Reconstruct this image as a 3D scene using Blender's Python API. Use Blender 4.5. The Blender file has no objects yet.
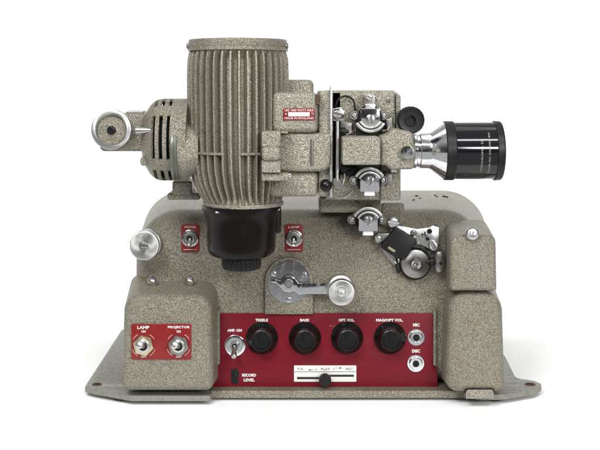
import bpy, bmesh, math, random
from mathutils import Vector, Matrix
random.seed(4)
PI = math.pi
scene = bpy.context.scene
COL = scene.collection
MM = 0.001
D, H = 1000.0, 299.0          # camera distance and height in millimetres
WLOC = {}                     # world location of every object (mm)

# ------------------------------------------------------------------ materials
def new_mat(name):
    m = bpy.data.materials.new(name); m.use_nodes = True
    nt = m.node_tree
    return m, nt, nt.nodes['Principled BSDF']

def simple(name, col, metal=0.0, rough=0.5, coat=0.0, grime=0.0, gscale=60, gcol=None, bump=0.0, bscale=900, spec=None, rvar=0.0):
    m, nt, b = new_mat(name)
    b.inputs['Base Color'].default_value = (*col, 1)
    b.inputs['Metallic'].default_value = metal
    b.inputs['Roughness'].default_value = rough
    b.inputs['Coat Weight'].default_value = coat
    b.inputs['Coat Roughness'].default_value = 0.08
    if spec is not None: b.inputs['Specular IOR Level'].default_value = spec
    tc = nt.nodes.new('ShaderNodeTexCoord')
    if grime:
        n = nt.nodes.new('ShaderNodeTexNoise'); n.inputs['Scale'].default_value = gscale
        n.inputs['Detail'].default_value = 8; n.inputs['Roughness'].default_value = 0.7
        nt.links.new(tc.outputs['Object'], n.inputs['Vector'])
        r = nt.nodes.new('ShaderNodeValToRGB')
        r.color_ramp.elements[0].position = 0.5; r.color_ramp.elements[1].position = 0.75
        nt.links.new(n.outputs['Fac'], r.inputs['Fac'])
        mx = nt.nodes.new('ShaderNodeMix'); mx.data_type = 'RGBA'
        ml = nt.nodes.new('ShaderNodeMath'); ml.operation = 'MULTIPLY'; ml.inputs[1].default_value = grime
        nt.links.new(r.outputs['Color'], ml.inputs[0]); nt.links.new(ml.outputs[0], mx.inputs['Factor'])
        mx.inputs['A'].default_value = (*col, 1)
        mx.inputs['B'].default_value = (*(gcol or tuple(c*0.4 for c in col)), 1)
        nt.links.new(mx.outputs['Result'], b.inputs['Base Color'])
        ra = nt.nodes.new('ShaderNodeMapRange'); ra.inputs['To Min'].default_value = rough
        ra.inputs['To Max'].default_value = min(1, rough+0.25+rvar)
        nt.links.new(r.outputs['Color'], ra.inputs['Value']); nt.links.new(ra.outputs['Result'], b.inputs['Roughness'])
    if bump:
        n2 = nt.nodes.new('ShaderNodeTexNoise'); n2.inputs['Scale'].default_value = bscale
        n2.inputs['Detail'].default_value = 4
        nt.links.new(tc.outputs['Object'], n2.inputs['Vector'])
        bp = nt.nodes.new('ShaderNodeBump'); bp.inputs['Strength'].default_value = bump
        bp.inputs['Distance'].default_value = 0.0004
        nt.links.new(n2.outputs['Fac'], bp.inputs['Height']); nt.links.new(bp.outputs['Normal'], b.inputs['Normal'])
    return m

def hammer(name, lo, hi, scale=300.0, bump=1.0, flat=.36, dist=.0008, metal=.5, spec=.5):
    """wrinkled hammer-finish enamel: pale metallic blisters in a net of darker creases"""
    m, nt, b = new_mat(name)
    N, L = nt.nodes.new, nt.links.new
    tc = N('ShaderNodeTexCoord')
    def math_(op, a, c=None, v=None):
        n = N('ShaderNodeMath'); n.operation = op
        L(a, n.inputs[0])
        if c is not None: L(c, n.inputs[1])
        if v is not None: n.inputs[1].default_value = v
        return n.outputs[0]
    def noise(sc, det=2, off=0.0, rough=.5, dist=0.0):
        mp = N('ShaderNodeMapping'); mp.inputs['Location'].default_value = (off, off*.7, -off)
        L(tc.outputs['Object'], mp.inputs['Vector'])
        n = N('ShaderNodeTexNoise'); n.inputs['Scale'].default_value = sc; n.inputs['Detail'].default_value = det
        n.inputs['Roughness'].default_value = rough; n.inputs['Distortion'].default_value = dist
        L(mp.outputs[0], n.inputs['Vector']); return n.outputs['Fac']
    def ridge(sc, off, w):
        a = math_('ABSOLUTE', math_('SUBTRACT', noise(sc, 1.5, off, .5, .4), v=.5))
        r = N('ShaderNodeMapRange'); r.interpolation_type = 'SMOOTHSTEP'
        r.inputs['From Max'].default_value = w
        L(a, r.inputs['Value']); return r.outputs[0]
    def mrange(x, a, c, d, e):
        r = N('ShaderNodeMapRange')
        for k, v in zip(('From Min', 'From Max', 'To Min', 'To Max'), (a, c, d, e)): r.inputs[k].default_value = v
        L(x, r.inputs['Value']); return r.outputs[0]
    # irregular rounded blisters that meet in sharp creases
    wn = N('ShaderNodeTexNoise'); wn.inputs['Scale'].default_value = scale*.55; wn.inputs['Detail'].default_value = 3
    L(tc.outputs['Object'], wn.inputs['Vector'])
    wa = N('ShaderNodeVectorMath'); wa.operation = 'SCALE'; wa.inputs['Scale'].default_value = 2.6/scale
    L(wn.outputs['Color'], wa.inputs[0])
    ad = N('ShaderNodeVectorMath'); ad.operation = 'ADD'
    L(tc.outputs['Object'], ad.inputs[0]); L(wa.outputs[0], ad.inputs[1])
    vo = N('ShaderNodeTexVoronoi'); vo.inputs['Scale'].default_value = scale*1.25
    L(ad.outputs[0], vo.inputs['Vector'])
    d_ = vo.outputs['Distance']
    dome = N('ShaderNodeMath'); dome.operation = 'SUBTRACT'; dome.inputs[0].default_value = 1.0
    L(math_('MULTIPLY', d_, d_), dome.inputs[1])
    creases = math_('MULTIPLY', mrange(d_, .38, .78, 1, .25), mrange(ridge(scale*.9, 0.0, .05), 0, 1, .45, 1))
    speck = mrange(noise(scale*2.6, 2, 1.7, .7), .30, .70, .78, 1.1)
    mu = math_('MULTIPLY', creases, speck)
    hgt = math_('MULTIPLY', dome.outputs[0], mrange(ridge(scale*.9, 0.0, .10), 0, 1, .75, 1))
    dirt = mrange(noise(14, 6, .4, .6), .3, .7, .82, 1.08)
    col = math_('MULTIPLY', mu, dirt)
    mx = N('ShaderNodeMix'); mx.data_type = 'RGBA'
    mx.inputs['A'].default_value = (*lo, 1); mx.inputs['B'].default_value = (*hi, 1)
    L(mrange(col, 0, 1, flat, 1), mx.inputs['Factor'])
    # faint warm staining
    st = N('ShaderNodeMix'); st.data_type = 'RGBA'; st.blend_type = 'MULTIPLY'
    L(mrange(noise(40, 5, 5.1, .65), .52, .72, 0, .5), st.inputs['Factor'])
    L(mx.outputs['Result'], st.inputs['A']); st.inputs['B'].default_value = (.86, .74, .58, 1)
    L(st.outputs['Result'], b.inputs['Base Color'])
    b.inputs['Metallic'].default_value = metal
    b.inputs['Specular IOR Level'].default_value = spec
    L(mrange(speck, .78, 1.1, .46, .34), b.inputs['Roughness'])
    bp = N('ShaderNodeBump'); bp.inputs['Strength'].default_value = bump; bp.inputs['Distance'].default_value = dist
    L(hgt, bp.inputs['Height']); L(bp.outputs['Normal'], b.inputs['Normal'])
    return m

M = {}
M['hammer'] = hammer('hammer_enamel', (0.03, 0.026, 0.018), (0.36, 0.336, 0.266), scale=640, metal=.42, spec=.22)
M['hammer_dark'] = hammer('hammer_enamel_dark', (0.025, 0.022, 0.015), (0.36, 0.335, 0.268), scale=660, bump=0.9)
M['hammer_light'] = hammer('hammer_enamel_light', (0.035, 0.032, 0.025), (0.43, 0.405, 0.328), scale=600, bump=0.9)
M['hammer_fin'] = hammer('hammer_enamel_fins', (0.03, 0.026, 0.019), (0.40, 0.372, 0.296), scale=700, bump=0.6, dist=.0006)
M['chrome'] = simple('chrome', (0.82, 0.83, 0.85), 1, 0.10, grime=0.35, gscale=130, bump=0.03, bscale=300)
M['steel'] = simple('steel', (0.55, 0.55, 0.54), 1, 0.26, grime=0.6, gscale=200, gcol=(0.25, 0.23, 0.2))
M['dull'] = simple('dull_steel', (0.30, 0.29, 0.27), 1, 0.38, grime=0.7, gscale=250, gcol=(0.10, 0.09, 0.08))
M['alu'] = simple('aluminium', (0.64, 0.64, 0.63), 1, 0.36, grime=0.35, gscale=150, gcol=(0.5, 0.5, 0.49), bump=0.05, bscale=2000)
M['turned'] = simple('turned_aluminium', (0.62, 0.62, 0.61), 1, 0.38, grime=0.3, gscale=150, gcol=(0.35, 0.35, 0.34))
_b = M['turned'].node_tree.nodes['Principled BSDF']; _t = M['turned'].node_tree.nodes.new('ShaderNodeTangent')
_t.direction_type = 'RADIAL'; _t.axis = 'Y'; _b.inputs['Anisotropic'].default_value = .75
M['turned'].node_tree.links.new(_t.outputs[0], _b.inputs['Tangent'])
M['turned_dark'] = M['turned'].copy(); M['turned_dark'].name = 'turned_steel'
for _n in M['turned_dark'].node_tree.nodes:
    if _n.type == 'MIX': _n.inputs['A'].default_value = (.36, .35, .34, 1); _n.inputs['B'].default_value = (.2, .19, .18, 1)
M['brass'] = simple('nickelled_brass', (0.62, 0.56, 0.38), 1, 0.33, grime=0.5, gscale=250)
M['black'] = simple('black_bakelite', (0.005, 0.005, 0.005), 0, 0.25, spec=.32, grime=0.4, gscale=120, gcol=(0.012, 0.012, 0.012))
M['satin'] = simple('satin_black', (0.008, 0.008, 0.008), 0, 0.4, spec=.3, grime=0.5, gscale=200, gcol=(0.02, 0.02, 0.019))
M['cup'] = simple('brown_black_bakelite', (0.0045, 0.0028, 0.0025), 0, 0.24, spec=.2, coat=0.0, grime=0.4, gscale=60, gcol=(0.009, 0.006, 0.005))
M['lensblack'] = simple('lens_black', (0.006, 0.006, 0.008), 0, 0.09, coat=0.25, spec=.45)
M['void'] = simple('unlit_interior', (0.004, 0.004, 0.004), 0, 0.9)
M['red'] = simple('red_enamel', (0.145, 0.004, 0.012), 0, 0.36, spec=.25, grime=0.5, gscale=30, gcol=(0.10, 0.004, 0.009), bump=0.05, bscale=1200)
M['plate_red'] = simple('plate_red', (0.22, 0.009, 0.009), 0.1, 0.36, grime=0.5, gscale=120, gcol=(0.25, 0.01, 0.01))
M['darkred'] = simple('dark_red_plate', (0.20, 0.012, 0.010), 0.1, 0.4, grime=0.6, gscale=250, gcol=(0.08, 0.01, 0.01))
M['white'] = simple('white_print', (0.78, 0.77, 0.73), 0, 0.45, grime=0.3, gscale=300, gcol=(0.5, 0.48, 0.44))
M['cream'] = simple('white_scale', (0.74, 0.73, 0.69), 0, 0.4, grime=0.3, gscale=120, gcol=(0.55, 0.53, 0.48))
M['dimprint'] = simple('worn_print', (0.38, 0.37, 0.34), 0, 0.5, grime=0.7, gscale=500, gcol=(0.05, 0.05, 0.05))
M['ink'] = simple('black_print', (0.02, 0.018, 0.018), 0, 0.5)
M['greyplate'] = simple('grey_plate', (0.25, 0.243, 0.212), 0.3, 0.5, grime=0.8, gscale=260, gcol=(0.11, 0.10, 0.08), bump=0.25, bscale=420)
M['ringgreen'] = simple('grey_green_ring', (0.15, 0.16, 0.13), 0.4, 0.4, grime=0.5, gscale=120)
M['rust'] = simple('rusty_steel', (0.12, 0.07, 0.045), 0.6, 0.6, grime=0.7, gscale=440, gcol=(0.04, 0.025, 0.015))
M['ivory'] = simple('white_nylon', (0.85, 0.86, 0.88), 0, 0.3)
M['paper'] = simple('white_sweep', (0.97, 0.97, 0.97), 0, 0.9)
M['glass'] = simple('lens_glass', (0.01, 0.012, 0.02), 0, 0.03, coat=1)

# ------------------------------------------------------------------ places
def pix(px, py, Y):
    """photo pixel seen at depth Y (mm) -> real position in mm; z = H - d"""
    s = 1 + Y/D
    return Vector(((px-300)*s, Y, H - (py-90)*s))

class Face:                              # a plane facing the camera at depth Y
    def __init__(self, Y): self.Y = Y; self.n = Vector((0, -1, 0)); self.s = 1+Y/D
    def __call__(self, px, py, off=0): return pix(px, py, self.Y-off)
    def sc(self, py): return self.s

A = 0.05                                 # the casing front leans back a little
class Slope:
    n = Vector((0, -1, A)).normalized()
    def __call__(self, px, py, off=0):
        Y = (-32 - A*(py-90) + A*118 - off)/(1 + A*(py-90)/1000)
        return pix(px, py, Y)
    def sc(self, py): return 1 + self(300, py).y/D
SURF = Slope()
def yfront(d): return -32 - (d-118)*A

# ------------------------------------------------------------------ mesh helpers
def BM(): return bmesh.new()

def obj(name, bm, mat, parent=None, smooth=38, label=None):
    bmesh.ops.remove_doubles(bm, verts=bm.verts, dist=0.001)
    bmesh.ops.recalc_face_normals(bm, faces=bm.faces)
    lim = math.radians(smooth)
    for f in bm.faces: f.smooth = True
    for e in bm.edges:
        if len(e.link_faces) != 2 or e.calc_face_angle(3) > lim: e.smooth = False
    lo = Vector([min(v.co[i] for v in bm.verts) for i in range(3)])
    hi = Vector([max(v.co[i] for v in bm.verts) for i in range(3)])
    c = (lo+hi)/2
    for v in bm.verts: v.co = (v.co-c)*MM
    me = bpy.data.meshes.new(name); bm.to_mesh(me); bm.free()
    mats = mat if isinstance(mat, (list, tuple)) else [mat]
    for mm in mats: me.materials.append(M[mm])
    o = bpy.data.objects.new(name, me); COL.objects.link(o)
    WLOC[o.name] = c
    if parent:
        o.parent = parent; o.location = (c-WLOC[parent.name])*MM
    else: o.location = c*MM
    if label: o['label'] = label
    return o

def rings(bm, rr, closed=True, cap0=True, cap1=True, mi=0):
    vs = [[bm.verts.new(p) for p in r] for r in rr]
    n = len(vs[0]); out = []
    for a, b in zip(vs[:-1], vs[1:]):
        for i in range(n if closed else n-1):
            j = (i+1) % n
            try: out.append(bm.faces.new((a[i], a[j], b[j], b[i])))
            except ValueError: pass
    if cap0: out.append(bm.faces.new(vs[0][::-1]))
    if cap1: out.append(bm.faces.new(vs[-1]))
    for f in out: f.material_index = mi
    return out

def basis(a):
    a = a.normalized()
    t = Vector((0, 0, 1)) if abs(a.z) < 0.9 else Vector((1, 0, 0))
    u = t.cross(a).normalized(); v = a.cross(u)
    return a, u, v

def lathe(bm, prof, o, axis, seg=48, mod=None, cap0=True, cap1=True, mi=0):
    """prof: (distance along axis, radius) in mm"""
    a, u, v = basis(Vector(axis))
    rr = []
    for k, (t, r) in enumerate(prof):
        r = max(r, 0.02); ring = []
        for i in range(seg):
            th = 2*PI*i/seg
            q = r if mod is None else mod(th, t, r)
            ring.append(o + a*t + (u*math.cos(th)+v*math.sin(th))*q)
        rr.append(ring)
    return rings(bm, rr, cap0=cap0, cap1=cap1, mi=mi)

def turn(bm, prof, px, py, pl, seg=48, mod=None, mi=0):
    """lathe standing on a place; prof: (height off the place in mm, radius in photo px)"""
    s = pl.sc(py)
    return lathe(bm, [(t, r*s) for t, r in prof], pl(px, py), pl.n, seg, mod, mi=mi)

def area(p): return 0.5*sum(p[i][0]*p[(i+1) % len(p)][1]-p[(i+1) % len(p)][0]*p[i][1] for i in range(len(p)))
def inset(p, d):
    n = len(p); sg = 1 if area(p) > 0 else -1; out = []
    for i in range(n):
        a, b, c = p[i-1], p[i], p[(i+1) % n]
        e1 = Vector((b[0]-a[0], b[1]-a[1])); e2 = Vector((c[0]-b[0], c[1]-b[1]))
        if e1.length < 1e-6: e1 = e2
        if e2.length < 1e-6: e2 = e1
        e1.normalize(); e2.normalize()
        n1 = Vector((-e1.y, e1.x))*sg; n2 = Vector((-e2.y, e2.x))*sg
        m = n1+n2
        if m.length < 1e-3: m = n1
        m.normalize(); k = d/max(0.45, m.dot(n1))
        out.append((b[0]+m.x*k, b[1]+m.y*k))
    for _ in range(60):                  # close up corners whose edges have turned round
        bad = False
        for i in range(n):
            j = (i+1) % n
            ox, oy = p[j][0]-p[i][0], p[j][1]-p[i][1]; nx, ny = out[j][0]-out[i][0], out[j][1]-out[i][1]
            if ox*nx+oy*ny < -1e-9:
                m = ((out[i][0]+out[j][0])/2, (out[i][1]+out[j][1])/2); out[i] = m; out[j] = m; bad = True
        if not bad: break
    return out
def rpoly(pts, rad, seg=6):
    """polygon with rounded corners; rad = one number or one per corner"""
    n = len(pts); out = []
    for i in range(n):
        r = rad[i] if isinstance(rad, (list, tuple)) else rad
        p, a, b = Vector(pts[i]), Vector(pts[i-1]), Vector(pts[(i+1) % n])
        if r <= 0: out.append(tuple(p)); continue
        u = (a-p).normalized(); w = (b-p).normalized()
        ang = math.acos(max(-1, min(1, u.dot(w))))
        if ang > PI-0.05: out.append(tuple(p)); continue
        t = min(r/math.tan(ang/2), (a-p).length*0.49, (b-p).length*0.49)
        rr = t*math.tan(ang/2)
        c = p+(u+w).normalized()*(rr/math.sin(ang/2))
        s0 = p+u*t-c; s1 = p+w*t-c
        a0 = math.atan2(s0.y, s0.x); da = (math.atan2(s1.y, s1.x)-a0+PI) % (2*PI)-PI
        for k in range(seg+1):
            th = a0+da*k/seg; out.append((c.x+rr*math.cos(th), c.y+rr*math.sin(th)))
    return out
def rect(x0, y0, x1, y1, r=0, seg=5): return rpoly([(x0, y0), (x1, y0), (x1, y1), (x0, y1)], r, seg)
def arc(cx, cy, r, a0, a1, n=16):
    return [(cx+r*math.cos(math.radians(a0+(a1-a0)*k/n)), cy+r*math.sin(math.radians(a0+(a1-a0)*k/n))) for k in range(n+1)]
def ngon(cx, cy, r, n, rot=0): return [(cx+r*math.cos(rot+2*PI*k/n), cy+r*math.sin(rot+2*PI*k/n)) for k in range(n)]

def plate(bm, pts, pl, o0, o1, bev=0.0, mi=0):
    """flat plate with outline pts (photo px) standing between heights o0 and o1 of a place, rounded front edge"""
    base = pl(pts[0][0], pts[0][1], 0)
    def P(q, o):
        s = pl.sc(q[1]); b = pl(q[0], q[1], 0); return b+pl.n*o
    st = [(o0, 0)]
    if bev > 0:
        for k in range(4):
            th = PI/2*k/3; st.append((o1-bev+bev*math.sin(th), bev*(1-math.cos(th))))
    else: st.append((o1, 0))
    rr = [[P(q, o) for q in (inset(pts, i) if i else pts)] for o, i in st]
    return rings(bm, rr, mi=mi)

def loft(bm, prof, Yf, Yb, R, back=None, seg=6, mi=0):
    """casting with outline prof (X, d) in mm, its front edge rounded by R, running back to Yb"""
    f = Yf if callable(Yf) else (lambda d: Yf)
    rr = []
    for k in range(seg+1):
        th = PI/2*k/seg
        ins = R*(1-math.sin(th))
        q = inset(prof, ins) if ins > 1e-4 else prof
        rr.append([Vector((x, f(d)+R*(1-math.cos(th)), H-d)) for x, d in q])
    q = back or prof
    rr.append([Vector((x, Yb, H-d)) for x, d in q])
    return rings(bm, rr, mi=mi)
def topx(pts, Y):
    s = 1+Y/D; return [((x-300)*s, (y-90)*s) for x, y in pts]
def block(bm, x0, y0, x1, y1, Yf, Yb, R=3, rc=3, mi=0):
    rc = max(rc, R*1.15)
    return loft(bm, topx(rect(x0, y0, x1, y1, rc), Yf), Yf, Yb, R, mi=mi)
def box(bm, lo, hi, mi=0):
    x0, y0, z0 = lo; x1, y1, z1 = hi
    rings(bm, [[Vector(p) for p in ((x0, y0, z0), (x1, y0, z0), (x1, y1, z0), (x0, y1, z0))],
               [Vector(p) for p in ((x0, y0, z1), (x1, y0, z1), (x1, y1, z1), (x0, y1, z1))]], mi=mi)
def tube(bm, pts, r, seg=10, mi=0):
    rr = []
    pts = [Vector(p) for p in pts]
    n0 = None
    for i, p in enumerate(pts):
        t = (pts[min(i+1, len(pts)-1)]-pts[max(i-1, 0)]).normalized()
        if n0 is None: _, u, v = basis(t)
        else:
            u = (n0-t*n0.dot(t)).normalized(); v = t.cross(u)
        n0 = u
        q = r[i] if isinstance(r, (list, tuple)) else r
        rr.append([p+(u*math.cos(2*PI*k/seg)+v*math.sin(2*PI*k/seg))*q for k in range(seg)])
    rings(bm, rr, mi=mi)

def text(bm, s, x0, x1, y0, y1, pl, off, bold=0.03, mi=0, fn=None):
    """lettering fitted into the photo box x0..x1, y0..y1 on a place"""
    cu = bpy.data.curves.new('t', 'FONT'); cu.body = s; cu.offset = bold; cu.resolution_u = 2
    o = bpy.data.objects.new('t', cu); COL.objects.link(o)
    bpy.context.view_layer.update()
    me = bpy.data.meshes.new_from_object(o.evaluated_get(bpy.context.evaluated_depsgraph_get()))
    bpy.data.objects.remove(o)
    xs = [v.co.x for v in me.vertices]; ys = [v.co.y for v in me.vertices]
    xa, xb, ya, yb = min(xs), max(xs), min(ys), max(ys)
    vs = []
    for v in me.vertices:
        px = x0+(v.co.x-xa)/(xb-xa)*(x1-x0); py = y1-(v.co.y-ya)/(yb-ya)*(y1-y0)
        vs.append(bm.verts.new(fn(px, py) if fn else pl(px, py, 0)+pl.n*off))
    for p in me.polygons:
        try: f = bm.faces.new([vs[i] for i in p.vertices]); f.material_index = mi
        except ValueError: pass
    bpy.data.meshes.remove(me)

def screw(parent, px, py, r, pl, h=2.0, o0=0.0, mat='steel', rot=0.3, dome=0.35, name='screw'):
    """slotted screw head: a round lower part with two half heads either side of the slot"""
    bm = BM()
    def lift(q): return Face0(pl, o0)
    turn(bm, [(o0-0.5, r), (o0+h*0.45, r)], px, py, pl, 24)
    g = 0.16*r
    c, sn = math.cos(rot), math.sin(rot)
    for sg in (1, -1):
        pts = []
        a0 = math.asin(g/r)
        for k in range(13):
            th = a0+(PI-2*a0)*k/12
            x, y = r*math.cos(th), sg*r*math.sin(th)
            pts.append((px+x*c-y*sn, py+x*sn+y*c))
        plate(bm, pts, pl, o0+h*0.3, o0+h, min(dome*r, h*0.6, r*0.35))
    return obj(name, bm, mat, parent, 50)

# ------------------------------------------------------------------ root
root = bpy.data.objects.new('film_projector', None); COL.objects.link(root)
root.location = (0, 0, 0); WLOC[root.name] = Vector((0, 0, 0))
root['label'] = 'grey hammer-finish vintage film projector with red control panel and black lens'
root['category'] = 'film projector'

# ------------------------------------------------------------------ base
def dpl(px, py, d=285.0):       # a point of the base plate's top
    s = d/(py-90); return ((px-300)*s, (s-1)*D)
out = [dpl(84.5, 387), dpl(95, 389.5), dpl(131, 396)] + [(-84, -69), (-82, -51), (160, -51), (166, -66), (193, -64)] + \
      [dpl(535, 389.5), dpl(541.5, 386), dpl(541, 383.5), dpl(534, 380.5), dpl(516, 378.3), dpl(505, 356), (205, 190), (-212, 190)]
out = rpoly(out, [7, 0, 6, 2, 4, 3, 4, 10, 5, 6, 6, 6, 12, 0, 3, 3], 4)
def plate_with_holes(bm, outline, holes, z0, z1):
    cu = bpy.data.curves.new('t', 'CURVE'); cu.dimensions = '2D'; cu.fill_mode = 'BOTH'
    cu.extrude = (z1-z0)/2-.5; cu.bevel_depth = .5; cu.bevel_resolution = 1; cu.offset = -.5
    for lp in [outline]+[[(hx+r*math.cos(2*PI*k/24), hy+r*math.sin(2*PI*k/24)) for k in range(24)] for hx, hy, r in holes]:
        sp_ = cu.splines.new('POLY'); sp_.points.add(len(lp)-1); sp_.use_cyclic_u = True
        for p, q in zip(sp_.points, lp): p.co = (q[0], q[1], 0, 1)
    o = bpy.data.objects.new('t', cu); COL.objects.link(o); bpy.context.view_layer.update()
    me = bpy.data.meshes.new_from_object(o.evaluated_get(bpy.context.evaluated_depsgraph_get()))
    bpy.data.objects.remove(o); bm.from_mesh(me)
    for v in bm.verts: v.co.z += (z0+z1)/2
bm = BM()
lh = dpl(97, 384.5); rh = dpl(530, 384.5)
plate_with_holes(bm, out, [(lh[0], lh[1], 3.6), (rh[0], rh[1], 4.0)], H-285-5, H-285)
base = obj('base_plate', bm, 'greyplate', root, 30)
for (hx, hy, r) in ((lh[0], lh[1], 3.6), (rh[0], rh[1], 4.0)):
    bm = BM(); lathe(bm, [(0, r+1.2), (0.5, r+1.1), (0.5, r-0.3), (-4, r-0.4)], Vector((hx, hy, H-285)), (0, 0, 1), 24, cap0=False, cap1=False)
    obj('mounting_eyelet', bm, 'rust', base)
for (sx, sy) in ((-171, -50), (184, -52), (-170, 150), (180, 150)):
    bm = BM()
    lathe(bm, [(0, 4.6), (0.5, 5.4), (2.6, 5.4), (3.0, 5), (3.0, 3.5), (5, 3.5)], Vector((sx, sy, 5)), (0, 0, 1), 20)
    obj('foot_screw', bm, 'rust', base)

# ------------------------------------------------------------------ main casing
fp = rpoly([(-162, 285), (-162, 118), (181, 118), (181, 285)], [0, 44, 40, 0], 14)
bp_ = rpoly([(-186, 285), (-186, 119), (221, 119), (221, 285)], [0, 50, 52, 0], 14)
bm = BM(); loft(bm, fp, yfront, 185, 27, bp_, 12)
casing = obj('casing', bm, 'hammer', root, 40)
# front flange under the panel
bm = BM()
loft(bm, rect(-86, 284.3, 162, 291.4, 2), -55, -30, 1.0)
obj('casing_flange', bm, 'hammer_dark', casing)
# small paint chips on the top
bm = BM()
for (x, y, w) in ((417, 196, 2.4), (420, 198.5, 1.6), (414, 200, 1.2), (435, 195.5, 1.8), (444, 196.5, 2.6), (447, 197, 1.5), (413, 200.5, 1.0), (437, 197, 1.2)):
    d = 118.6; s = (118.5)/(y-90); X = (x-300)*s; Yy = (s-1)*D
    pts = [(X+w*math.cos(k)*random.uniform(.5, 1), Yy+w*1.5*math.sin(k)*random.uniform(.5, 1)) for k in [i*2*PI/7 for i in range(7)]]
    rings(bm, [[Vector((a, b, H-118.7)) for a, b in pts], [Vector((a, b, H-117.75)) for a, b in pts]])
    obj('paint_chip', bm, 'void', casing); bm = BM()

# red control panel -------------------------------------------------
bm = BM()
pan = rpoly([(220.5, 313), (432.5, 313), (432.5, 365), (437, 368), (437.5, 387), (210.5, 387), (216.5, 364), (220.5, 363)], [2, 2, 0, 1, 0, 0, 1, 0], 4)
plate(bm, pan, SURF, -2, 1.6, 0.4)
panel = obj('control_panel', bm, 'red', root)
for pts in ([(216.3, 309), (220.2, 309), (220.2, 363.5), (216.3, 364.5)], [(432.9, 309), (436, 309), (436, 366.5), (432.9, 364.5)]):
    bm = BM(); plate(bm, rpoly(pts, 1, 3), SURF, -2, 4, 1.0)
    obj('panel_rail', bm, 'hammer', panel)
bm = BM()
TX = [('TREBLE', 255.5, 268, 318.4, 321.2), ('BASS', 300, 309, 318.4, 321.2), ('OPT. VOL.', 338.5, 354.5, 318.4, 321.2),
      ('MAG/OPT VOL.', 376, 403, 318.4, 321.2), ('AMP. ON', 227.5, 242, 328.6, 331.4), ('RECORD', 242.2, 256.2, 373.2, 376.2),
      ('LEVEL', 243.8, 254.8, 378, 381), ('MIC', 412.8, 419.4, 323, 326.2), ('DISC', 411.8, 419.8, 349, 352.2)]
bm.free()
for t in TX:
    bm = BM(); text(bm, *t, SURF, 1.9, 0.04); obj('control_name', bm, 'white', panel)
bm = BM()
for (x, y) in ((330.5, 325.5), (333.5, 325.8)):
    turn(bm, [(1.7, .35), (1.95, .35)], x, y, SURF, 8)
obj('dot_marks', bm, 'white', panel)

def knob(px, py, a):
    bm = BM()
    def fl(th, t, r):
        if 4.2 < t < 14.6: return r*(1-0.035*(0.5+0.5*math.cos(th*20)))
        return r
    turn(bm, [(1.7, 15.2), (2.4, 15.9), (3.6, 15.9), (4.6, 15.2), (6.5, 13.6), (8.5, 12.0), (11, 11.2), (15, 10.6), (15.9, 10.2), (16.2, 9.6), (16.0, 8.2), (15.6, 7.8), (15.6, 0.1)], px, py, SURF, 80, fl)
    k = obj('control_knob', bm, 'black', root, 30)
    bm = BM()
    c, s = math.sin(a), -math.cos(a)
    turn(bm, [(5.1, .45), (5.6, .45)], px+c*13.9, py+s*13.9, SURF, 8)
    obj('pointer_dot', bm, 'white', k)
for (x, y, a) in ((262, 337.4, -0.1), (305, 337.4, 0.45), (347, 337.2, -0.25), (389.8, 337.2, -0.6)): knob(x, y, a)

def jack(px, py):
    bm = BM()
    turn(bm, [(1.6, 8.4), (2.4, 8.6), (3.0, 8.3), (3.0, 7.0), (2.8, 6.8), (4.6, 6.3), (5.4, 5.9), (5.4, 4.6), (4.6, 4.3), (4.6, 3.4), (-1, 3.3), (-1, .1)], px, py, SURF, 36)
    for f in bm.faces:
        c = f.calc_center_median()
    j = obj('jack_socket', bm, 'chrome', root, 30)
    bm = BM(); turn(bm, [(1.8, 3.25), (4.3, 3.25)], px, py, SURF, 24)
    obj('socket_bore', bm, 'void', j)
jack(415.8, 336.8); jack(415.4, 362.8)

def toggle(name, px, py, pl, o, nutr, nutmat, tip, hexn=True, washer=None, lev=1.0, levmat='chrome', rot=0.2, tipmm=15):
    """switch bushing with hexagon nut and a bat lever; tip = (dx, dy) of the lever end in px"""
    s = pl.sc(py)
    bm = BM()
    turn(bm, [(o, nutr*.62), (o+5.0, nutr*.60), (o+5.3, nutr*.55), (o+5.3, nutr*.40), (o+3.6, nutr*.36), (o+3.6, .1)], px, py, pl, 30)
    t = obj(name, bm, 'steel', root)
    if washer:
        bm = BM(); turn(bm, [(o, washer), (o+0.7, washer), (o+0.9, washer*.96), (o+0.9, washer*.8), (o+1.5, washer*.77), (o+1.5, nutr*.6)], px, py, pl, 36)
        obj('washer', bm, 'chrome', t)
    if hexn:
        bm = BM(); plate(bm, ngon(px, py, nutr, 6, rot), pl, o+0.2, o+3.2, 0.5)
        obj('hex_nut', bm, nutmat, t, 25)
    bm = BM(); turn(bm, [(o+3.65, nutr*.38), (o+3.9, nutr*.38)], px, py, pl, 20)
    obj('bushing_bore', bm, 'void', t)
    bm = BM()
    a = pl(px, py)+pl.n*(o+2.5)
    b = pl(px+tip[0], py+tip[1], tipmm+o) 
    L = (b-a).length; d = (b-a)/L
    lathe(bm, [(0, 1.9*lev), (2.5, 2.3*lev), (4.4, 1.9*lev), (L*.5, 1.9*lev), (L*.82, 2.7*lev), (L-1.0, 2.6*lev), (L-.2, 1.9*lev), (L, .6)], a, d, 20)
    obj('lever', bm, levmat, t)
    return t
toggle('amplifier_switch', 235, 345.2, SURF, 1.6, 7.6, 'chrome', (-1.4, 12.2), washer=10.4, lev=1.1, hexn=False, levmat='steel')

bm = BM(); plate(bm, rect(231.2, 368, 238.8, 383.6, 3.4), SURF, 1.5, 2.3, .3)
sl = obj('record_level_slot', bm, 'satin', root)
bm = BM(); turn(bm, [(2.0, 2.3), (3.4, 2.1), (3.6, 1.6), (3.6, .1)], 234.8, 376, SURF, 20)
obj('adjuster', bm, 'black', sl)

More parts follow.
